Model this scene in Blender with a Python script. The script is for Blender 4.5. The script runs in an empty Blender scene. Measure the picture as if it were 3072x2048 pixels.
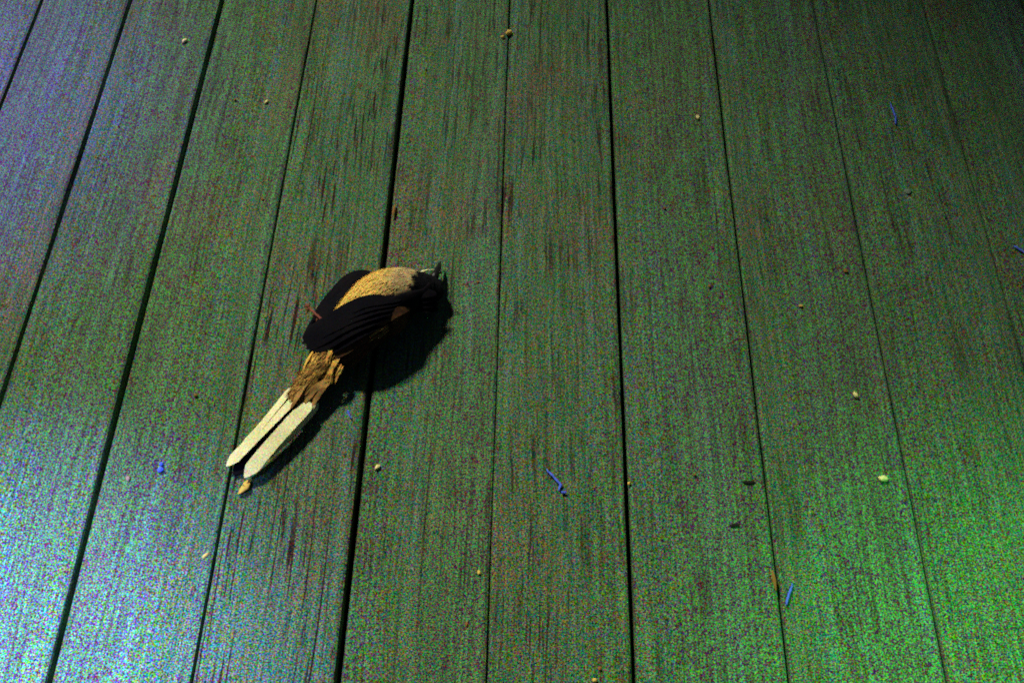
import bpy, bmesh, math, random
from mathutils import Vector, Matrix, noise

random.seed(7)
scene = bpy.context.scene
C = scene.collection
V = Vector

# ------------------------------------------------------------------ camera
cam_data = bpy.data.cameras.new('camera')
cam_data.sensor_width = 36.0
cam_data.lens = 45.0
cam_data.clip_start = 0.02
cam_data.clip_end = 400.0
cam = bpy.data.objects.new('camera', cam_data)
C.objects.link(cam)
pitch, roll = math.radians(52.1), math.radians(1.5)
fwd = V((0, math.cos(pitch), -math.sin(pitch)))
right0 = V((1, 0, 0))
up0 = right0.cross(fwd)
rgt = right0 * math.cos(roll) + up0 * math.sin(roll)
upv = up0 * math.cos(roll) - right0 * math.sin(roll)
cam.matrix_world = Matrix((
    (rgt.x, upv.x, -fwd.x, 0.0),
    (rgt.y, upv.y, -fwd.y, 0.0),
    (rgt.z, upv.z, -fwd.z, 0.8189),
    (0, 0, 0, 1)))
scene.camera = cam

# ------------------------------------------------------------------ sky and sun
SUN_AZ = V((-0.58, 0.81)).normalized()      # ground direction towards the light
SUN_EL = math.radians(46)
world = bpy.data.worlds.new('World')
scene.world = world
world.use_nodes = True
wn = world.node_tree.nodes
wl = world.node_tree.links
bg = wn['Background']
sky = wn.new('ShaderNodeTexSky')
sky.sky_type = 'NISHITA'
sky.sun_disc = False
sky.sun_elevation = SUN_EL
sky.sun_rotation = math.atan2(SUN_AZ.x, SUN_AZ.y)
wl.new(sky.outputs[0], bg.inputs[0])
bg.inputs[1].default_value = 0.012          # night: next to no skylight
sun_data = bpy.data.lights.new('sun', 'SUN')
sun_data.energy = 3.4
sun_data.angle = math.radians(6.5)
sun_data.color = (1.0, 0.95, 0.82)
sun = bpy.data.objects.new('sun', sun_data)
C.objects.link(sun)
to_sun = V((SUN_AZ.x * math.cos(SUN_EL), SUN_AZ.y * math.cos(SUN_EL), math.sin(SUN_EL)))
sun.rotation_euler = to_sun.to_track_quat('Z', 'Y').to_euler()
sun.location = to_sun * 10
scene.view_settings.view_transform = 'Standard'
scene.view_settings.look = 'None'
scene.view_settings.exposure = 0.0
scene.view_settings.gamma = 1.0
scene.cycles.use_denoising = False
scene.cycles.filter_width = 1.9               # slightly soft, as the hand-held picture is

# ------------------------------------------------------------------ helpers
def link(o, parent=None):
    C.objects.link(o)
    if parent:
        o.parent = parent
    return o

def mesh_obj(name, verts, faces, mat, parent=None, smooth=True):
    me = bpy.data.meshes.new(name)
    me.from_pydata([tuple(v) for v in verts], [], faces)
    me.update()
    if smooth:
        for p in me.polygons:
            p.use_smooth = True
    me.materials.append(mat)
    return link(bpy.data.objects.new(name, me), parent)

def tag(o, label, cat, group=None, kind=None):
    if label: o['label'] = label
    if cat: o['category'] = cat
    if group: o['group'] = group
    if kind: o['kind'] = kind
    return o

def empty(name, loc=(0, 0, 0)):
    o = bpy.data.objects.new(name, None)
    o.empty_display_size = 0.02
    o.location = loc
    return link(o)

class NT:
    def __init__(self, name):
        self.m = bpy.data.materials.new(name)
        self.m.use_nodes = True
        self.t = self.m.node_tree
        self.b = self.t.nodes['Principled BSDF']
    def n(self, kind, **kw):
        x = self.t.nodes.new(kind)
        for k, v in kw.items():
            setattr(x, k, v)
        return x
    def l(self, a, b):
        self.t.links.new(a, b)
    def val(self, sock, v):
        if hasattr(v, 'is_output') or isinstance(v, bpy.types.NodeSocket):
            self.l(v, sock)
        else:
            sock.default_value = v
    def math(self, op, a, b=0.0, clamp=False):
        x = self.n('ShaderNodeMath', operation=op, use_clamp=clamp)
        self.val(x.inputs[0], a); self.val(x.inputs[1], b)
        return x.outputs[0]
    def vmul(self, a, v):
        x = self.n('ShaderNodeVectorMath', operation='MULTIPLY')
        self.val(x.inputs[0], a); self.val(x.inputs[1], v)
        return x.outputs[0]
    def vadd(self, a, v):
        x = self.n('ShaderNodeVectorMath', operation='ADD')
        self.val(x.inputs[0], a); self.val(x.inputs[1], v)
        return x.outputs[0]
    def noise(self, vec, scale, detail=2.0, rough=0.5, dist=0.0):
        x = self.n('ShaderNodeTexNoise')
        self.l(vec, x.inputs['Vector'])
        x.inputs['Scale'].default_value = scale
        x.inputs['Detail'].default_value = detail
        x.inputs['Roughness'].default_value = rough
        x.inputs['Distortion'].default_value = dist
        return x
    def ramp(self, fac, a, b, lo=0.0, hi=1.0):
        x = self.n('ShaderNodeMapRange')
        self.l(fac, x.inputs[0])
        x.inputs[1].default_value = a; x.inputs[2].default_value = b
        x.inputs[3].default_value = lo; x.inputs[4].default_value = hi
        return x.outputs[0]
    def mix(self, fac, a, b, mode='MIX'):
        x = self.n('ShaderNodeMix', data_type='RGBA', blend_type=mode)
        self.val(x.inputs[0], fac); self.val(x.inputs[6], a); self.val(x.inputs[7], b)
        return x.outputs[2]

def speckle(nt, vec, scale, amp):
    """fine many-coloured grain: returns a colour multiplier around 1"""
    n = nt.noise(vec, scale, 1.0, 0.6)
    x = nt.vmul(n.outputs['Color'], (2 * amp * 1.15, 2 * amp * 0.95, 2 * amp * 1.35))
    x = nt.vadd(x, (1 - amp * 1.15, 1 - amp * 0.95, 1 - amp * 1.35))
    c = nt.n('ShaderNodeVectorMath', operation='MAXIMUM')
    nt.l(x, c.inputs[0]); c.inputs[1].default_value = (.03, .03, .03)
    return c.outputs[0]

# ------------------------------------------------------------------ materials
def board_material():
    nt = NT('weathered_board')
    pos = nt.n('ShaderNodeNewGeometry').outputs['Position']
    rnd = nt.n('ShaderNodeObjectInfo').outputs['Random']
    grain = nt.n('ShaderNodeAttribute', attribute_type='OBJECT', attribute_name='grain').outputs['Fac']
    off = nt.n('ShaderNodeCombineXYZ')
    nt.l(nt.math('MULTIPLY', rnd, 37.0), off.inputs[0])
    nt.l(nt.math('MULTIPLY', rnd, 91.0), off.inputs[1])
    p = nt.vadd(pos, off.outputs[0])
    # wandering grain: warp across the board slowly along its length
    warp = nt.noise(nt.vmul(p, (6, 2.2, 1)), 1.0, 2.0)
    wv = nt.vmul(nt.vadd(warp.outputs['Color'], (-.5, -.5, -.5)), (0.022, 0, 0))
    pw = nt.vadd(p, wv)
    broad = nt.noise(nt.vmul(pw, (45, 1.6, 1)), 1.0, 3.0, 0.6)
    fine = nt.noise(nt.vmul(pw, (330, 7.0, 1)), 1.0, 3.0, 0.65)
    crack = nt.noise(nt.vmul(pw, (430, 15.0, 1)), 1.0, 2.0, 0.5)
    split = nt.noise(nt.vmul(pw, (240, 2.6, 1)), 1.0, 1.0, 0.5)
    patch = nt.noise(p, 5.5, 4.0, 0.6)
    green = (0.092, 0.176, 0.074, 1)
    brown = (0.134, 0.136, 0.070, 1)
    pale = (0.104, 0.210, 0.128, 1)
    c = nt.mix(nt.ramp(patch.outputs['Fac'], .50, .74), green, brown)
    c = nt.mix(nt.ramp(broad.outputs['Fac'], .50, .72, 0, .8), c, pale)
    streak = nt.ramp(fine.outputs['Fac'], .36, .64, 0.70, 1.16)
    c = nt.mix(1.0, c, streak, 'MULTIPLY')
    where = nt.ramp(nt.noise(nt.vmul(p, (34, 9.0, 1)), 1.0, 4.0).outputs['Fac'], .40, .60)
    ck = nt.ramp(crack.outputs['Fac'], .40, .46, 1.0, 0.0)
    ck = nt.math('MULTIPLY', ck, where)
    sp = nt.ramp(split.outputs['Fac'], .28, .32, 1.0, 0.0)
    ck = nt.math('MULTIPLY', nt.math('MAXIMUM', ck, sp), grain, clamp=True)
    c = nt.mix(ck, c, (0.034, 0.021, 0.015, 1))
    fleck = nt.noise(nt.vmul(p, (150, 60, 1)), 1.0, 2.0)
    c = nt.mix(nt.ramp(fleck.outputs['Fac'], .64, .72, 0, .7), c, (0.10, 0.045, 0.028, 1))
    c = nt.mix(1.0, c, speckle(nt, pos, 950.0, 6.0), 'MULTIPLY')
    nt.l(c, nt.b.inputs['Base Color'])
    nt.b.inputs['Roughness'].default_value = 0.85
    nt.b.inputs['Specular IOR Level'].default_value = 0.0
    h = nt.math('ADD', nt.math('MULTIPLY', fine.outputs['Fac'], 0.6), nt.math('MULTIPLY', ck, -0.9))
    bump = nt.n('ShaderNodeBump')
    bump.inputs['Strength'].default_value = 0.25
    bump.inputs['Distance'].default_value = 0.0012
    nt.l(h, bump.inputs['Height'])
    nt.l(bump.outputs[0], nt.b.inputs['Normal'])
    return nt.m

def grainy(name, col, amp=0.5, rough=0.7, scale=900.0, col2=None, spec=0.2, patch_scale=60.0):
    nt = NT(name)
    pos = nt.n('ShaderNodeNewGeometry').outputs['Position']
    c = col + (1,)
    if col2:
        c = nt.mix(nt.ramp(nt.noise(pos, patch_scale, 3.0).outputs['Fac'], .38, .62), col + (1,), col2 + (1,))
    c = nt.mix(1.0, c, speckle(nt, pos, scale, amp), 'MULTIPLY')
    nt.l(c, nt.b.inputs['Base Color'])
    nt.b.inputs['Roughness'].default_value = rough
    nt.b.inputs['Specular IOR Level'].default_value = spec
    return nt.m

def plumage_material():
    """body plumage: the colour of each patch is stored per vertex (black, rufous, buff)"""
    nt = NT('plumage')
    pos = nt.n('ShaderNodeNewGeometry').outputs['Position']
    a = nt.n('ShaderNodeVertexColor', layer_name='plumage')
    c = nt.mix(1.0, a.outputs[0], speckle(nt, pos, 700.0, 1.0), 'MULTIPLY')
    nt.l(c, nt.b.inputs['Base Color'])
    nt.b.inputs['Roughness'].default_value = 0.8
    nt.b.inputs['Specular IOR Level'].default_value = 0.1
    nt.b.inputs['Sheen Weight'].default_value = 0.0
    bump = nt.n('ShaderNodeBump')
    bump.inputs['Strength'].default_value = 0.4
    bump.inputs['Distance'].default_value = 0.001
    nt.l(nt.noise(pos, 420.0, 2.0).outputs['Fac'], bump.inputs['Height'])
    nt.l(bump.outputs[0], nt.b.inputs['Normal'])
    return nt.m

M = {
    'board': board_material(),
    'joist': grainy('dark_joist', (0.03, 0.026, 0.02)),
    'soil': grainy('soil', (0.03, 0.028, 0.02), col2=(0.02, 0.02, 0.016)),
    'plumage': plumage_material(),
    'black': grainy('black_feather', (0.006, 0.006, 0.009), 1.2, 0.95, col2=(0.009, 0.008, 0.010), spec=0.03),
    'brown': grainy('brown_feather', (0.13, 0.065, 0.028), 1.2, 0.9, col2=(0.05, 0.028, 0.016), spec=0.03, patch_scale=120.0),
    'white': grainy('white_feather', (0.95, 0.93, 0.50), 1.1, 0.9, col2=(0.84, 0.82, 0.42), scale=900.0, spec=0.05),
    'rufous': grainy('rufous_feather', (0.46, 0.28, 0.07), 1.3, 0.9, scale=900.0, col2=(0.22, 0.12, 0.032), patch_scale=110.0),
    'orange': grainy('orange_feather', (0.88, 0.54, 0.09), 1.3, 0.85, scale=650.0, col2=(0.40, 0.20, 0.04), patch_scale=150.0),
    'gold': grainy('gold_feather', (0.95, 0.62, 0.12), 1.0, 0.85, scale=900.0, col2=(0.80, 0.46, 0.08)),
    'horn': grainy('dark_horn', (0.012, 0.012, 0.012), 0.3, 0.4),
    'skin': grainy('pink_skin', (0.24, 0.075, 0.045), 0.8, 0.7),
    'seed': grainy('pale_seed', (1.0, 0.88, 0.34), 0.4, 0.6),
    'ochre': grainy('ochre_crumb', (0.80, 0.54, 0.10), 0.7, 0.8),
    'rust': grainy('rusty_crumb', (0.30, 0.14, 0.03), 0.7, 0.8),
    'pinkish': grainy('pinkish_crumb', (0.42, 0.26, 0.20), 0.7, 0.8),
    'blue': grainy('blue_fibre', (0.10, 0.19, 0.98), 0.35, 0.7),
    'fluff': grainy('pale_fluff', (0.20, 0.26, 0.19), 0.7, 0.9),
    'stain': grainy('dark_stain', (0.018, 0.016, 0.013), 0.7, 0.9),
    'shade_wall': grainy('shade_block_wall', (0.35, 0.33, 0.30), 0.2, scale=80.0),
    'shade_tile': grainy('shade_block_roof', (0.16, 0.09, 0.06), 0.3, scale=20.0),
    'metal': grainy('lamp_metal', (0.05, 0.05, 0.05), 0.2, 0.4),
}

# ------------------------------------------------------------------ the setting
gnd = mesh_obj('ground', [(-200, -200, -.16), (200, -200, -.16), (200, 200, -.16), (-200, 200, -.16)], [(0, 1, 2, 3)], M['soil'], smooth=False)
gnd['kind'] = 'structure'

deck = empty('deck')
deck['kind'] = 'structure'
Y0, Y1 = -1.1, 2.6
# joints between boards (x of the joint's middle, width of the open gap), in metres
JOINTS = [(-.872, .003), (-.776, .003), (-.680, .003), (-.583, .0030), (-.4860, .0020), (-.3965, .0026), (-.3043, .0038), (-.2084, .0009), (-.1110, .0040),
          (-.0112, .0006), (.0884, .0030), (.1933, .0016), (.3008, .0013), (.4141, .0011), (.517, .003), (.617, .003), (.717, .003), (.815, .003)]
GRAIN = {3: .35, 4: .45, 5: .5, 6: .5, 7: 1.0, 8: .7, 9: .85, 10: .5, 11: .45, 12: .6}
def board(i, xa, xb):
    """one plank: rounded arrises, edges that wander by a fraction of a millimetre, a slight cup"""
    rng = random.Random(100 + i)
    w = xb - xa
    th = 0.024
    r = 0.0026
    prof = [(0.0, -th), (0.0, -r), (r * .3, -r * .3), (r, 0.0)]
    k = 9
    for j in range(1, k):
        prof.append((r + (w - 2 * r) * j / k, 0.0))
    prof += [(w - r, 0.0), (w - r * .3, -r * .3), (w, -r), (w, -th)]
    n = len(prof)
    ny = 60
    cup = rng.uniform(-.0004, .0005)
    tilt = rng.uniform(-.0006, .0006)
    verts, faces = [], []
    for a in range(ny + 1):
        y = Y0 + (Y1 - Y0) * a / ny
        el = noise.noise(V((i * 7.1, y * 5.0, 0))) * .0006 + noise.noise(V((i * 3.3, y * 22.0, 5))) * .0003
        er = noise.noise(V((i * 5.7, y * 5.0, 9))) * .0006 + noise.noise(V((i * 2.3, y * 22.0, 7))) * .0003
        for (px, pz) in prof:
            f = px / w
            x = xa + px + el * (1 - f) + er * f
            z = pz + (cup * ((2 * f - 1) ** 2 - 1) + tilt * (2 * f - 1) if pz > -.01 else 0)
            z += noise.noise(V((x * 40, y * 3, i))) * .00025 if pz > -.01 else 0
            verts.append((x, y, z - .0006))
    for a in range(ny):
        for j in range(n):
            b0 = a * n + j; b1 = a * n + (j + 1) % n
            faces.append((b0, b1, b1 + n, b0 + n))
    faces.append(tuple(range(n - 1, -1, -1)))
    faces.append(tuple(ny * n + j for j in range(n)))
    o = mesh_obj('board', verts, faces, M['board'], deck, smooth=False)
    o['grain'] = GRAIN.get(i, .4)
    return o
for i in range(len(JOINTS) - 1):
    (xa, ga), (xb, gb) = JOINTS[i], JOINTS[i + 1]
    board(i, xa + ga / 2, xb - gb / 2)
for y in (-.9, -.35, .2, .75, 1.3, 1.85, 2.4):
    x0, x1, d = -.87, .81, .022
    z0, z1 = -.155, -.0255
    vs = [(x0, y - d, z0), (x1, y - d, z0), (x1, y + d, z0), (x0, y + d, z0), (x0, y - d, z1), (x1, y - d, z1), (x1, y + d, z1), (x0, y + d, z1)]
    mesh_obj('joist', vs, [(3, 2, 1, 0), (4, 5, 6, 7), (0, 1, 5, 4), (1, 2, 6, 5), (2, 3, 7, 6), (3, 0, 4, 7)], M['joist'], deck, smooth=False)

# unseen block added beyond the deck, only to shade the boards' far right
L2 = V((SUN_AZ.x, SUN_AZ.y))
P2 = V((-SUN_AZ.x * 0 + SUN_AZ.y, -SUN_AZ.x))          # to the right of the light's ground direction
hc = V((0.11, 1.09)) + L2 * 5.6
def prism(name, c0, du, dv, u0, u1, v0, v1, z0, z1, mat, parent):
    pts = [c0 + du * a + dv * b for a, b in ((u0, v0), (u1, v0), (u1, v1), (u0, v1))]
    vs = [(p.x, p.y, z0) for p in pts] + [(p.x, p.y, z1) for p in pts]
    return mesh_obj(name, vs, [(3, 2, 1, 0), (4, 5, 6, 7), (0, 1, 5, 4), (1, 2, 6, 5), (2, 3, 7, 6), (3, 0, 4, 7)], mat, parent, smooth=False)
shade_block = tag(empty('shade_block', (hc.x, hc.y, -.16)), 'unseen block added to shade the far right of the deck', 'shade_block')
def hpart(*a):
    o = prism(*a)
    o.matrix_parent_inverse = Matrix.Translation(-shade_block.location)
    return o
hpart('shade_wall', hc, P2, L2, 0, 9, 0, 7, -.16, 7.7, M['shade_wall'], shade_block)
hpart('shade_roof', hc, P2, L2, 0, 9.3, -.0, 7.3, 7.703, 7.95, M['shade_tile'], shade_block)

# three unseen spotlights added to tint the corners of the boards
def glow_spotlight(loc, aim, col, watts, cone, label):
    t = tag(empty('glow_spotlight', (loc[0], loc[1], 0)), label, 'spotlight', 'coloured lamps added around the deck for corner glows')
    head = V((0, 0, loc[2]))
    d = (V((aim[0], aim[1], 0)) - V(loc)).normalized()
    def ring(name, pts, radii, mat):
        vs, fs, n = [], [], 16
        for k, p in enumerate(pts):
            ax = (pts[min(k + 1, len(pts) - 1)] - pts[max(k - 1, 0)]).normalized()
            u = ax.orthogonal().normalized(); w = ax.cross(u)
            vs += [p + (u * math.cos(2 * math.pi * j / n) + w * math.sin(2 * math.pi * j / n)) * radii[k] for j in range(n)]
        for k in range(len(pts) - 1):
            for j in range(n):
                x, y = k * n + j, k * n + (j + 1) % n
                fs.append((x, y, y + n, x + n))
        fs.append(tuple(range(n - 1, -1, -1)))
        return mesh_obj(name, vs, fs, mat, t)
    ring('base', [V((0, 0, .0005)), V((0, 0, .006)), V((0, 0, .007))], [.045, .045, .006], M['metal'])
    ring('pole', [V((0, 0, .007)), V((0, 0, loc[2] * .5)), head - d * .045], [.006, .006, .006], M['metal'])
    ring('housing', [head - d * .05, head - d * .045, head - d * .01, head + d * .015], [.012, .026, .030, .032], M['metal'])
    ld = bpy.data.lights.new('spot', 'SPOT')
    ld.energy = watts; ld.color = col; ld.spot_size = math.radians(cone); ld.spot_blend = 1.0; ld.shadow_soft_size = .02
    lo = link(bpy.data.objects.new('spot', ld), t)
    lo.location = head + d * .02
    lo.rotation_euler = (-d).to_track_quat('Z', 'Y').to_euler()
glow_spotlight((-.56, .14, .85), (-.405, .265), (.27, .34, 1.0), 260, 40, 'spotlight added out of view to tint the near left of the deck pale blue')
glow_spotlight((.62, .20, .85), (.440, .255), (.14, 1.0, .30), 46, 48, 'spotlight added out of view to tint the near right of the deck green')
glow_spotlight((-.88, .84, .85), (-.655, .885), (.20, .03, 1.0), 100, 46, 'spotlight added out of view to tint the far left of the deck violet')

# ------------------------------------------------------------------ the bird
bird = tag(empty('dead_bird', (-.12, .63, 0)),
           'small dead bird with orange belly, black wings and white tail lying on the boards', 'bird')
BO = V(bird.location)
def bpart(name, verts, faces, mat, parent=None, smooth=True):
    """verts in world metres, stored relative to the bird's base"""
    return mesh_obj(name, [V(v) - BO for v in verts], faces, mat, parent or bird, smooth)

AX = [  # centre x, y, z, half width, half height  (tail root to forehead)
    (-.1680, .5660, .0080, .0040, .0030),
    (-.1630, .5750, .0085, .0075, .0055),
    (-.1550, .5890, .0095, .0100, .0075),
    (-.1400, .6110, .0125, .0140, .0105),
    (-.1230, .6360, .0200, .0210, .0195),
    (-.1065, .6580, .0218, .0242, .0214),
    (-.0915, .6705, .0192, .0226, .0186),
    (-.0800, .6760, .0156, .0180, .0150),
    (-.0715, .6785, .0130, .0145, .0124),
    (-.0655, .6795, .0118, .0118, .0106),
    (-.0600, .6790, .0118, .0076, .0070),
    (-.0588, .6793, .0115, .0015, .0015)]
def axis(s):
    s = max(0.0, min(len(AX) - 1.0001, s))
    i = int(s); f = s - i
    g = lambda k: AX[max(0, min(len(AX) - 1, k))]
    p0, p1, p2, p3 = g(i - 1), g(i), g(i + 1), g(i + 2)
    return [0.5 * (2 * b + (c - a) * f + (2 * a - 5 * b + 4 * c - d) * f * f + (3 * b - a - 3 * c + d) * f ** 3)
            for a, b, c, d in zip(p0, p1, p2, p3)]
def frame(s):
    a, b = V(axis(s - .05)[:3]), V(axis(s + .05)[:3])
    t = (b - a).normalized()
    side = V((-t.y, t.x, 0)).normalized()           # towards the belly (upper left in the picture)
    return t, side, t.cross(side) * -1 if t.cross(side).z < 0 else t.cross(side)
def surf(s, th, out=0.0):
    """a point of the body's surface: th = 0 belly side, 90 top, 180 back side (degrees)"""
    x, y, z, w, h = axis(s)
    t, sd, up = frame(s)
    a = math.radians(th)
    p = V((x, y, z)) + sd * math.cos(a) * (w + out) + up * math.sin(a) * (h + out)
    return p
def surf_n(s, th):
    x, y, z, w, h = axis(s)
    t, sd, up = frame(s)
    a = math.radians(th)
    return (sd * math.cos(a) / max(w, 1e-4) + up * math.sin(a) / max(h, 1e-4)).normalized()

def wing_edge(s):
    """angle round the body at which the folded near wing begins"""
    K = [(2.8, 0), (3.3, 20), (3.6, 45), (4.2, 90), (4.6, 116), (5.0, 128), (6.0, 130), (7.0, 124), (7.9, 100), (12, 100)]
    for (a, b), (c, d) in zip(K[:-1], K[1:]):
        if s <= c: return b + (d - b) * max(0, s - a) / (c - a)
    return 100
BLACK, ORANGE, BUFF = V((.007, .007, .009)), V((.95, .66, .14)), V((.62, .46, .20))
def plum(s, th):
    """plumage patch colour at a place on the body"""
    n = noise.noise(V((s * 2.2, th * .05, 1.0)))
    ang = abs(((th - 20 + 180) % 360) - 180)
    if ang > 118 + n * 10 or (3.0 < s < 8 and th % 360 > wing_edge(s) - 2 and th % 360 < 250): return BLACK
    b = s + n * .2 + .018 * ((th + 90) % 360 - 90 - 70)
    if b > 6.9: return BLACK
    if b > 5.2: return ORANGE.lerp(BUFF, min(1, (b - 5.2) / .9)) * (1.0 + .15 * n)
    if s < 3.3:
        k = noise.noise(V((s * 5, th * .09, 4.0)))
        return V((.22, .12, .032)).lerp(V((.74, .44, .09)), max(0, min(1, .25 + 1.6 * k)))
    return ORANGE * (1.0 + .12 * n)

NS, NR = 66, 36
verts, faces, cols = [], [], []
for i in range(NS + 1):
    s = i / NS * (len(AX) - 1.001)
    for k in range(NR):
        th = 360 * k / NR
        p = surf(s, th, noise.noise(V((s * 3, th * .06, 2))) * .0008)
        p.z = max(p.z, .0006)
        verts.append(p); cols.append(plum(s, th))
for i in range(NS):
    for k in range(NR):
        a, b = i * NR + k, i * NR + (k + 1) % NR
        faces.append((a, b, b + NR, a + NR))
faces.append(tuple(range(NR - 1, -1, -1)))
faces.append(tuple(NS * NR + k for k in range(NR)))
body = bpart('body', verts, faces, M['plumage'])
ca = body.data.color_attributes.new('plumage', 'FLOAT_COLOR', 'POINT')
for i, c in enumerate(cols):
    ca.data[i].color = (c.x, c.y, c.z, 1)

# loose body feathers: hundreds of small soft barbed tufts laid tailward
def feather_fluff(name, n, s0, s1, t0, t1, ln, wd, lift, seed, colour=None):
    rng = random.Random(seed)
    vs, fs, cs = [], [], []
    for _ in range(n):
        s, th = rng.uniform(s0, s1), rng.uniform(t0, t1)
        if 3.0 < s < 7.9 and th > wing_edge(s) - 9: continue
        p = surf(s, th, .0001); nn = surf_n(s, th); t, _, _ = frame(s)
        d = (-t + nn * lift * rng.uniform(.4, 1.6) + V((rng.gauss(0, .13), rng.gauss(0, .13), rng.gauss(0, .06)))).normalized()
        sd = d.cross(nn).normalized()
        l, w = ln * rng.uniform(.6, 1.3), wd * rng.uniform(.6, 1.3)
        q = [p, p + d * l * .45 + sd * w + nn * l * .05, p + d * l * .45 - sd * w + nn * l * .05, p + d * l + nn * l * .02]
        if min(v.z for v in q) < .0008: continue
        b = len(vs); vs += q
        fs += [(b, b + 1, b + 2), (b + 1, b + 3, b + 2)]
        c = (colour or plum(s, th)) * rng.uniform(.88, 1.1)
        cs += [c] * 4
    o = bpart(name, vs, fs, M['plumage'], body)
    a = o.data.color_attributes.new('plumage', 'FLOAT_COLOR', 'POINT')
    for i, c in enumerate(cs): a.data[i].color = (c.x, c.y, c.z, 1)
    o['kind'] = 'stuff'
feather_fluff('belly_feathers', 3400, 3.6, 7.6, -30, 135, .0060, .00045, .006, 1)
feather_fluff('head_feathers', 1600, 6.4, 10.4, -20, 200, .0035, .0006, .10, 2)
feather_fluff('vent_feathers', 1800, .5, 3.1, -20, 190, .0065, .00045, .03, 3)

def blade(name, pts, width, up, mat, parent, tip=.35, root=.5, camber=.08, ragged=.0, seed=0, n=14, point=0.0):
    """one feather: a thin closed vane with a raised shaft, tapered root and rounded tip, along a bent line"""
    rng = random.Random(seed)
    P = [V(p) for p in pts]
    def at(f):
        f = f * (len(P) - 1); i = min(int(f), len(P) - 2); g = f - i
        a, b, c, d = P[max(i - 1, 0)], P[i], P[i + 1], P[min(i + 2, len(P) - 1)]
        return 0.5 * (2 * b + (c - a) * g + (2 * a - 5 * b + 4 * c - d) * g * g + (3 * b - a - 3 * c + d) * g ** 3)
    vs, fs = [], []
    up = V(up).normalized()
    for k in range(n + 1):
        f = k / n
        c = at(f)
        t = (at(min(1, f + .02)) - at(max(0, f - .02))).normalized()
        sd = t.cross(up).normalized()
        nn = sd.cross(t)
        if f < root: w = width * (.35 + .65 * math.sin(f / root * math.pi / 2))
        elif f > 1 - tip:
            g = (f - 1 + tip) / tip
            w = width * (math.sqrt(max(0.0, 1 - g * g * .985)) * (1 - point) + (1.02 - g) * point)
        else: w = width
        wl, wr = [w * (1 + rng.uniform(-ragged, ragged)) for _ in range(2)]
        vs += [c - sd * wl, c + nn * width * camber, c + sd * wr, c - nn * .00025]
    for k in range(n):
        for j in range(4):
            a, b = k * 4 + j, k * 4 + (j + 1) % 4
            fs.append((a, b, b + 4, a + 4))
    fs += [(3, 2, 1, 0), tuple(n * 4 + j for j in range(4))]
    return bpart(name, vs, fs, mat, parent, smooth=False)

# tail: black middle feathers under two broad white ones and shorter white outer ones
tail = bpart('tail', [V(v) for v in ((-.178, .566, .006), (-.160, .556, .006), (-.155, .580, .008), (-.168, .586, .008), (-.170, .568, .012), (-.160, .576, .013))],
             [(0, 1, 4), (1, 2, 5, 4), (2, 3, 5), (3, 0, 4, 5), (3, 2, 1, 0)], M['black'])
TF = [
    # name mat points half-width up
    ('white', [(-.1655, .5700, .0115), (-.1820, .5465, .0105), (-.1985, .5240, .0080), (-.2105, .5085, .0050)], .0058, (-.25, .2, 1)),
    ('white', [(-.1540, .5640, .0120), (-.1690, .5400, .0120), (-.1840, .5170, .0095), (-.1955, .4985, .0060)], .0060, (.0, .1, 1)),
    ('white', [(-.1700, .5800, .0090), (-.1790, .5620, .0092), (-.1905, .5420, .0078), (-.2030, .5250, .0055)], .0042, (-.5, .3, 1)),
    ('white', [(-.1490, .5660, .0085), (-.1590, .5480, .0090), (-.1720, .5300, .0080), (-.1850, .5120, .0060)], .0038, (.4, -.3, 1)),
    ('black', [(-.1620, .5690, .0075), (-.1780, .5440, .0060), (-.1940, .5200, .0040), (-.2050, .5030, .0022)], .0060, (0, 0, 1)),
    ('black', [(-.1600, .5690, .0065), (-.1740, .5450, .0050), (-.1910, .5220, .0030), (-.2030, .5060, .0015)], .0060, (0, 0, 1)),
]
for j, (m, p, w, u) in enumerate(TF):
    blade('tail_feather', p, w, u, M[m], tail, tip=.17, root=.12, camber=.010, ragged=.03, seed=j, n=30, point=.9)
# rusty undertail coverts lying over the roots of the tail
rng = random.Random(5)
for j in range(9):
    f = (j * 4 % 9) / 8
    b = V((-.152, .592, .013)).lerp(V((-.138, .590, .012)), f) + V((rng.gauss(0, .003), rng.gauss(0, .003), rng.uniform(-.003, .001)))
    e = V((-.1710, .5600, .0122)).lerp(V((-.155, .563, .0120)), f) + V((rng.gauss(0, .0022), rng.gauss(0, .005), rng.uniform(-.002, .001)))
    mid = (b + e) / 2 + V((0, 0, .0025))
    blade('undertail_covert', [b, mid, e], rng.uniform(.0030, .0044), (rng.gauss(0, .15), rng.gauss(0, .15), 1), M['rufous'], bird, tip=.6, ragged=.16, camber=.03, seed=40 + j, n=12, point=.4)
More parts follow.
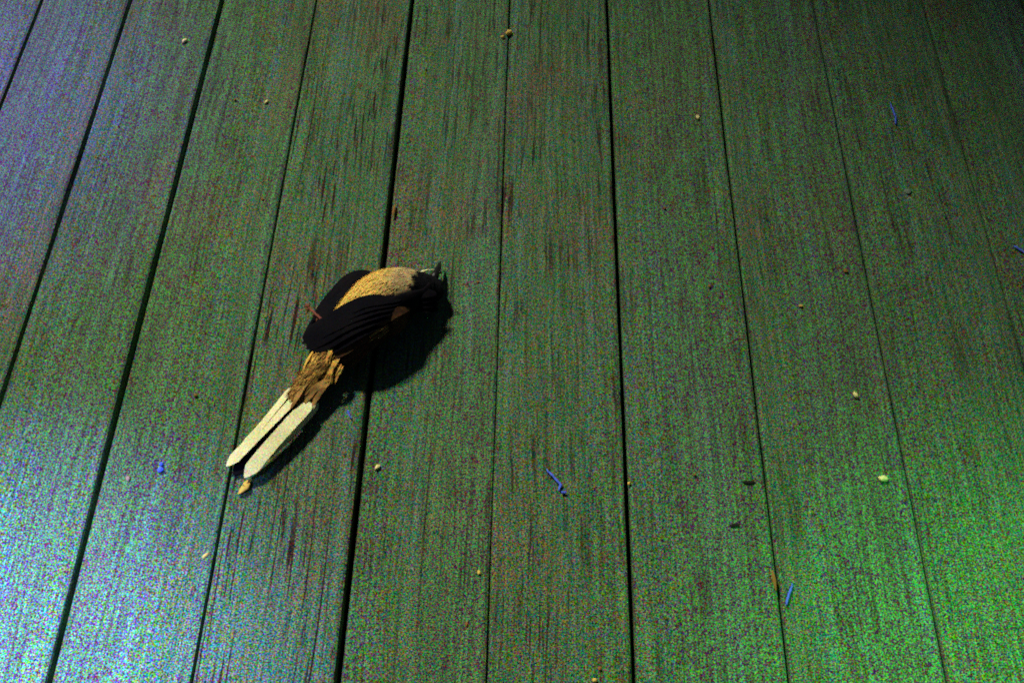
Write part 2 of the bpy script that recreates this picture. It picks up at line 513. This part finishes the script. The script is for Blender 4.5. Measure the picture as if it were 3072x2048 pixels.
# bright tufts of the flank and thighs
for j in range(15):
    f = j / 14
    jit = lambda a: V((rng.gauss(0, a), rng.gauss(0, a), rng.gauss(0, a * .4)))
    b = V((-.1560, .6110, .0160)).lerp(V((-.1500, .606, .0190)), f) + jit(.0008)
    e = V((-.1635, .5860, .0100)).lerp(V((-.1560, .588, .0140)), f) + jit(.0018)
    blade('flank_feather', [b, (b + e) / 2 + V((-.0008, 0, .0022)), e], .0015, (-.5, .4, 1), M['gold'], bird, tip=.7, ragged=.12, camber=.03, seed=60 + j, n=10, point=.7)
TH = [((-.1400, .6080, .0240), (-.1440, .5965, .0185)), ((-.1360, .6000, .020), (-.1440, .5830, .0155)), ((-.1335, .5960, .018), (-.1385, .5810, .0140)), ((-.1375, .5990, .020), (-.1400, .5800, .0150))]
for j in range(16):
    b, e = TH[j % 4]
    b, e = V(b) + jit(.0012), V(e) + jit(.0018)
    blade('thigh_feather', [b, (b + e) / 2 + V((0, 0, .0015)), e], .0012, (0, .2, 1), M['orange'], bird, tip=.7, ragged=.2, camber=.02, seed=80 + j, n=10, point=.7)

# near wing: a shell of coverts over the back with the long flight feathers running past the vent
def wing_shell(name, s0, s1, th0, th1, out):
    ns, nt_ = 20, 12
    vs, fs = [], []
    for i in range(ns + 1):
        f = i / ns
        s = s0 + (s1 - s0) * f
        a0, a1 = th0(f), th1(f)
        for layer in (1.0, .25):
            for k in range(nt_ + 1):
                g = k / nt_
                o = out * layer * (math.sin(math.pi * min(.999, max(.02, g))) ** .4) * (math.sin(math.pi * min(.98, max(.03, f))) ** .3)
                p = surf(s, a0 + (a1 - a0) * g, .0006 + o)
                p.z = max(p.z, .002)
                vs.append(p)
    m = nt_ + 1
    for i in range(ns):
        for k in range(nt_):
            a = i * 2 * m + k
            fs.append((a, a + 1, a + 2 * m + 1, a + 2 * m))
            b = a + m
            fs.append((b + 2 * m, b + 2 * m + 1, b + 1, b))
        for k in (0, nt_):
            a = i * 2 * m + k
            fs.append((a, a + 2 * m, a + 3 * m, a + m))
    return bpart(name, vs, fs, M['black'])
near = wing_shell('wing', 3.3, 7.9, lambda f: wing_edge(3.3 + 4.6 * f), lambda f: 190, .0026)
tips = [((-.1640, .6330, .0130), .0058), ((-.1660, .6260, .0140), .0058), ((-.1660, .6185, .0150), .0058), ((-.1620, .6120, .0165), .0058),
        ((-.1560, .6075, .0180), .0058), ((-.1490, .6050, .0190), .0058), ((-.1430, .6015, .0190), .0058), ((-.1360, .5985, .0160), .0055), ((-.1290, .5990, .0120), .005)]
for j, (tp, w) in enumerate(tips):
    f = j / (len(tips) - 1)
    b = surf(5.2 - .3 * f, 136 + 42 * f, .0020)
    m = surf(4.25, 98 + 76 * f, .0036)
    q = surf(3.55, 52 + 110 * f, .0050)
    blade('flight_feather', [b, m, q, tp], w, (-.1, -.1 - .4 * f, 1), M['brown' if j > 5 else 'black'], near, tip=.25, root=.3, camber=.02, ragged=.03, seed=100 + j)
for j in range(6):                                      # brown secondaries below the black coverts
    f = j / 5
    b = surf(5.5 - .3 * f, 160 + 20 * f, .0030); m = surf(4.7 - .1 * f, 150 + 28 * f, .0060); e = surf(3.9, 142 + 34 * f, .0056)
    blade('secondary', [b, m, e], .0036, (.2, -.5 - .3 * f, 1), M['brown'], near, tip=.4, ragged=.08, camber=.03, seed=120 + j, n=14, point=.4)
for j in range(3):                                      # a rusty edge low on the wing
    b, e = surf(4.25, 154 + 5 * j, .0075), surf(3.60, 146 + 7 * j, .0075)
    blade('secondary', [b, (b + e) / 2 + V((0, 0, .001)), e], .0014, (.1, -.3, 1), M['rufous'], near, tip=.6, ragged=.15, camber=.02, seed=125 + j, n=10, point=.6)
for j in range(4):                                      # the bend of the wing, sticking out past the shoulder
    b = V((-.0860 + .002 * j, .6580 - .003 * j, .0310 - .002 * j)); e = V((-.0620 + .0006 * j, .6675 - .003 * j, .0225 - .003 * j))
    blade('wrist_covert', [b, (b + e) / 2 + V((0, 0, .0012)), e], .0048, (.1, -.2, 1), M['black'], near, tip=.5, ragged=.05, camber=.05, seed=130 + j, n=12, point=.3)

# far wing: folded flat on the boards under the belly, its wrist showing as a round black lobe
far = wing_shell('wing', 4.2, 6.0, lambda f: -55, lambda f: 5, .0012)
FW = [  # outer to inner
    ([(-.1175, .7010, .0050), (-.1350, .6970, .0060), (-.1490, .6750, .0058), (-.1610, .6470, .0060)], .0062),
    ([(-.1150, .6980, .0050), (-.1330, .6920, .0060), (-.1480, .6650, .0065), (-.1645, .6330, .0080)], .0075),
    ([(-.1130, .6960, .0050), (-.1320, .6830, .0070), (-.1480, .6590, .0085), (-.1650, .6230, .0100)], .0090),
    ([(-.1200, .6860, .0050), (-.1350, .6730, .0060), (-.1480, .6490, .0090), (-.1610, .6160, .0110)], .0085),
    ([(-.1270, .7020, .0040), (-.1400, .6930, .0050), (-.1470, .6750, .0045), (-.1560, .6560, .0040)], .0055)]
for j, (p, w) in enumerate(FW):
    blade('flight_feather', p, w, (-.15, .15, 1), M['black'], far, tip=.25, root=.22, camber=.12, ragged=.03, seed=140 + j, n=18)

# beak, a pale chin tuft, legs and feet
def tube(name, pts, radii, mat, parent, n=10, flat=1.0):
    P = [V(p) for p in pts]
    vs, fs = [], []
    for k, p in enumerate(P):
        t = (P[min(k + 1, len(P) - 1)] - P[max(k - 1, 0)]).normalized()
        a = t.cross(V((0, 0, 1)))
        a = a.normalized() if a.length > 1e-4 else V((1, 0, 0))
        b = a.cross(t)
        for j in range(n):
            g = 2 * math.pi * j / n
            vs.append(p + a * math.cos(g) * radii[k] + b * math.sin(g) * radii[k] * flat)
    for k in range(len(P) - 1):
        for j in range(n):
            x, y = k * n + j, k * n + (j + 1) % n
            fs.append((x, y, y + n, x + n))
    fs += [tuple(range(n - 1, -1, -1)), tuple((len(P) - 1) * n + j for j in range(n))]
    return (name, vs, fs, mat, parent)
def btube(*a, **k): return bpart(*tube(*a, **k))
beak = btube('beak', [(-.0670, .6870, .0135), (-.0650, .6960, .0125), (-.0636, .7040, .0105), (-.0626, .7110, .0085), (-.0620, .7160, .0065)], [.0042, .0034, .0026, .0016, .0003], M['horn'], bird)
btube('lower_mandible', [(-.0672, .6890, .0110), (-.0664, .6960, .0092), (-.0652, .7030, .0068), (-.0642, .7080, .0050)], [.0030, .0022, .0014, .0002], M['horn'], beak)
pale_mat = M['white']
for j in range(4):
    b = V((-.0815 + .001 * j, .6900 + .0004 * j, .0185 - .001 * j)); e = V((-.0662 - .0008 * j, .7000 + .0008 * j, .0145 - .001 * j))
    blade('chin_feather', [b, (b + e) / 2 + V((0, .001, .0012)), e], .0019, (-.4, .6, 1), M['orange'] if j == 3 else pale_mat, bird, tip=.6, ragged=.2, seed=160 + j, n=8)
e1 = tube('eye', [(-.0600, .6860, .0262), (-.0598, .6864, .0272), (-.0597, .6866, .0277)], [.0016, .0013, .0003], M['horn'], body)
bpart(*e1)
for (hip, knee, ank, foot_) in [((-.1430, .6330, .0200), (-.1530, .6400, .0190), (-.1560, .6430, .0190), (-.1640, .6510, .0195)),
                               ((-.1420, .6300, .0220), (-.1500, .6360, .0215), (-.1530, .6390, .0180), (-.1560, .6430, .0160))]:
    leg = btube('leg', [hip, knee, ank, foot_], [.0022, .0013, .0011, .0011], M['skin'], bird)
    f0 = V(foot_)
    for a, l in ((-30, .0050), (-5, .0060), (22, .0050), (120, .0035)):
        d = (f0 - V(ank)).normalized()
        d = Matrix.Rotation(math.radians(a), 3, 'Z') @ V((d.x, d.y, 0))
        btube('toe', [f0, f0 + d * l * .5 + V((0, 0, .0012)), f0 + d * l * .85 + V((0, 0, -.0005)), f0 + d * l + V((0, 0, -.002))], [.0010, .0009, .0008, .0003], M['skin'], leg, n=6)

# ------------------------------------------------------------------ litter on the boards
def crumb(name, x, y, sx, sy, sz, rot, mat, label, cat, seed, z=0.0, rough=.35, group=None):
    """a small uneven grain or flake lying on the boards"""
    bm = bmesh.new()
    bmesh.ops.create_icosphere(bm, subdivisions=3, radius=1.0)
    for v in bm.verts:
        n = noise.noise(v.co * 1.6 + V((seed * 3.7, seed, 0))) * rough + noise.noise(v.co * 4 + V((seed, 0, seed))) * rough * .4
        v.co *= 1 + n
        v.co.z = max(v.co.z, -.8)
        v.co = V((v.co.x * sx, v.co.y * sy, v.co.z * sz))
    zmin = min(v.co.z for v in bm.verts)
    for v in bm.verts: v.co.z -= zmin
    me = bpy.data.meshes.new(name); bm.to_mesh(me); bm.free()
    for p in me.polygons: p.use_smooth = True
    me.materials.append(mat)
    o = link(bpy.data.objects.new(name, me))
    o.location = (x, y, z - .0004); o.rotation_euler = (0, 0, math.radians(rot))
    return tag(o, label, cat, group)
G = 'seeds and crumbs scattered on the deck'
CR = [
 ('seed', -.3302, 1.0012, .0017, .0030, .0013, -25, 'seed', 'bright pale yellow seed at the far left of the boards', 'seed'),
 ('seed', -.2377, .9157, .0014, .0024, .0011, -20, 'seed', 'small yellow seed between the far left seed and the top crumbs', 'seed'),
 ('crumb', -.2236, .7890, .0014, .0020, .0010, 10, 'rust', 'dull brown crumb on the board above the bird', 'crumb'),
 ('crumb', -.2676, .9176, .0014, .0014, .0009, 0, 'rust', 'tiny rusty crumb left of the small yellow seed', 'crumb'),
 ('crumb', -.0170, 1.0195, .0021, .0021, .0014, 30, 'ochre', 'smaller of the two touching ochre crumbs at the far middle', 'crumb'),
 ('crumb', -.0110, 1.0262, .0030, .0034, .0020, -40, 'ochre', 'larger of the two touching ochre crumbs at the far middle', 'crumb'),
 ('seed', .1691, .9102, .0016, .0028, .0013, 8, 'seed', 'yellow seed at the far right between two joints', 'seed'),
 ('crumb', .1320, .7912, .0014, .0016, .0010, 0, 'rust', 'faint rusty crumb below the far right yellow seed', 'crumb'),
 ('seed', -.0986, .5143, .0016, .0027, .0012, -30, 'seed', 'pale yellow seed on the board right of the tail tips', 'seed'),
 ('seed', -.2148, .4364, .0013, .0026, .0010, -38, 'ochre', 'slim ochre seed beside the joint at the near left', 'seed'),
 ('seed', -.0192, .4286, .0013, .0020, .0010, 12, 'ochre', 'ochre seed at the near middle, the farther of two', 'seed'),
 ('seed', -.0262, .3889, .0013, .0026, .0009, -8, 'rust', 'dull brown seed at the near middle, the nearer of two', 'seed'),
 ('crumb', .0653, .3590, .0015, .0020, .0010, -10, 'rust', 'brown crumb at the near edge, just behind a yellow one', 'crumb'),
 ('crumb', .0616, .3505, .0018, .0016, .0012, 0, 'ochre', 'yellow crumb at the very near edge of the boards', 'crumb'),
 ('seed', .2721, .5925, .0015, .0030, .0014, 20, 'seed', 'bright pale seed on the right, above the squarish yellow crumb', 'seed'),
 ('crumb', .2817, .5156, .0034, .0026, .0016, 0, 'seed', 'squarish bright yellow crumb at the near right', 'crumb'),
 ('crumb', .2824, .7230, .0020, .0028, .0010, 10, 'rust', 'rusty flake on the right near a joint', 'crumb'),
 ('crumb', .2398, .6826, .0020, .0011, .0008, 0, 'ochre', 'tiny flat ochre crumb below the rusty flake on the right', 'crumb'),
 ('crumb', .1651, .7019, .0014, .0018, .0009, 0, 'rust', 'tiny brown crumb right of the middle of the deck', 'crumb'),
 ('crumb', -.0298, .6996, .0014, .0016, .0009, 0, 'rust', 'tiny brown crumb just right of the beak', 'crumb'),
 ('crumb', -.2457, .5758, .0018, .0018, .0012, 0, 'rust', 'orange brown crumb on the board left of the tail', 'crumb'),
 ('crumb', -.2831, .4991, .0018, .0026, .0007, 15, 'pinkish', 'pinkish crumb at the left beside the blue lint', 'crumb'),
 ('crumb', .0903, .5059, .0012, .0014, .0009, 0, 'ochre', 'tiny crumb at the edge of the open joint right of the long blue fibre', 'crumb'),
 ('crumb', .1404, .5151, .0012, .0014, .0009, 0, 'rust', 'tiny rusty crumb two boards right of the tail, past the open joint', 'crumb'),
 ('crumb', -.0904, .9684, .0013, .0015, .0009, 0, 'rust', 'tiny crumb left of the touching ochre crumbs', 'crumb'),
 ('lint_ball', .3518, .8197, .0036, .0034, .0010, 0, 'fluff', 'pale grey green tuft of fluff at the far right', 'fluff'),
 ('lint_ball', -.2606, .5120, .0018, .0017, .0014, 0, 'blue', 'bright blue speck of lint at the left, farther of a touching pair', 'lint'),
 ('lint_ball', -.2603, .5070, .0026, .0026, .0018, 0, 'blue', 'bright blue lint ball at the left, nearer of a touching pair', 'lint'),
 ('stain_flake', .1802, .5098, .0054, .0018, .0006, 0, 'stain', 'black bark flake by a joint at the near right, the farther of two', 'stain'),  # flat dark flakes stand in for stains on the boards
 ('stain_flake', .1663, .4729, .0040, .0017, .0006, 10, 'stain', 'black bark flake at the near right, the nearer of two', 'stain'),
]
for j, (nm, x, y, sx, sy, sz, rot, m, lab, cat) in enumerate(CR):
    k_ = 1.0 if m in ('seed', 'ochre') else .85
    crumb(nm, x, y, sx * k_, sy * k_, sz * k_, rot, M[m], lab, cat, j + 1, group=G if cat in ('seed', 'crumb') else None)

# curled leaf scrap just past the tail tips, and slivers of leaf by the joints
def leaf(name, pts, w, mat, label, cat):
    P = [V(p) for p in pts]
    n = 14
    vs, fs = [], []
    for k in range(n + 1):
        f = k / n
        g = f * (len(P) - 1); i = min(int(g), len(P) - 2); c = P[i].lerp(P[i + 1], g - i)
        t = (P[i + 1] - P[i]).normalized()
        sd = t.cross(V((0, 0, 1))).normalized()
        ww = w * math.sin(math.pi * min(.97, max(.05, f))) ** .7 * (1 + .2 * noise.noise(V((f * 9, w * 900, 0))))
        lift = .0012 * math.sin(math.pi * f)
        for zz in (.0012, .0004):
            vs += [c - sd * ww + V((0, 0, zz + lift + .0012)), c + V((0, 0, zz + lift)), c + sd * ww + V((0, 0, zz + lift + .0004))]
    for k in range(n):
        a = k * 6
        for j0, j1 in ((0, 1), (1, 2), (2, 5), (5, 4), (4, 3), (3, 0)):
            fs.append((a + j0, a + j1, a + 6 + j1, a + 6 + j0))
    fs += [(0, 3, 4, 5, 2, 1), tuple(n * 6 + j for j in (0, 1, 2, 5, 4, 3))]
    o = mesh_obj(name, [v - P[0] for v in vs], fs, mat)
    o.location = P[0]
    return tag(o, label, cat)
leaf('leaf_scrap', [(-.1935, .4995, .0), (-.1942, .4930, .0), (-.1990, .4870, .0)], .0028, M['ochre'], 'curled orange leaf scrap just past the white tail tips', 'leaf')
leaf('leaf_sliver', [(.1895, .4360, 0), (.1900, .4280, 0), (.1908, .4200, 0)], .0011, M['rust'], 'brown leaf sliver along a joint beside the straight blue fibre', 'leaf')
leaf('leaf_sliver', [(-.1062, .7860, 0), (-.1068, .7780, 0), (-.1072, .7700, 0)], .0010, M['rust'], 'rusty leaf sliver on the edge of the open joint above the bird', 'leaf')

def fibre(name, pts, r, label, seed):
    rng = random.Random(seed)
    P = [V((p[0], p[1], .0011 + (p[2] if len(p) > 2 else 0))) for p in pts]
    Q = []
    for a, b in zip(P[:-1], P[1:]):
        for k in range(6):
            q = a.lerp(b, k / 6)
            Q.append(q + V((rng.gauss(0, .00018), rng.gauss(0, .00018), abs(rng.gauss(0, .0003)))))
    Q.append(P[-1])
    rr = [r * rng.uniform(.7, 1.2) * min(1, .35 + 4 * min(k, len(Q) - 1 - k) / len(Q)) for k in range(len(Q))]
    _, vs, fs, m, _ = tube(name, Q, rr, M['blue'], None, n=8, flat=.7)
    o = mesh_obj(name, [v - P[0] for v in vs], fs, m)
    o.location = P[0]
    return tag(o, label, 'fibre', 'blue fibres on the deck')
fibre('blue_fibre', [(.0284, .5160), (.0340, .5088), (.0392, .5026), (.0374, .4968)], .0010, 'long bent blue fibre with a hooked end right of the bird', 1)
fibre('blue_fibre', [(.0395, .4962, .0002), (.0415, .4960), (.0435, .4956)], .0010, 'short blue fibre touching the hooked end of the long bent one', 2)
fibre('blue_fibre', [(.2030, .4260), (.2000, .4180), (.1965, .4090)], .0010, 'straight blue fibre by a joint at the near right', 3)
fibre('blue_fibre', [(.3545, .9370), (.3553, .9260), (.3566, .9165), (.3545, .9065)], .0009, 'kinked blue fibre at the far right', 4)
fibre('blue_fibre', [(-.1258, .5650), (-.1245, .5610), (-.1226, .5570)], .0007, 'short blue fibre beside the shadow of the tail', 5)
fibre('blue_fibre', [(.4325, .7565), (.4365, .7520), (.4420, .7470)], .0009, 'blue fibre cut by the right edge of the view', 6)
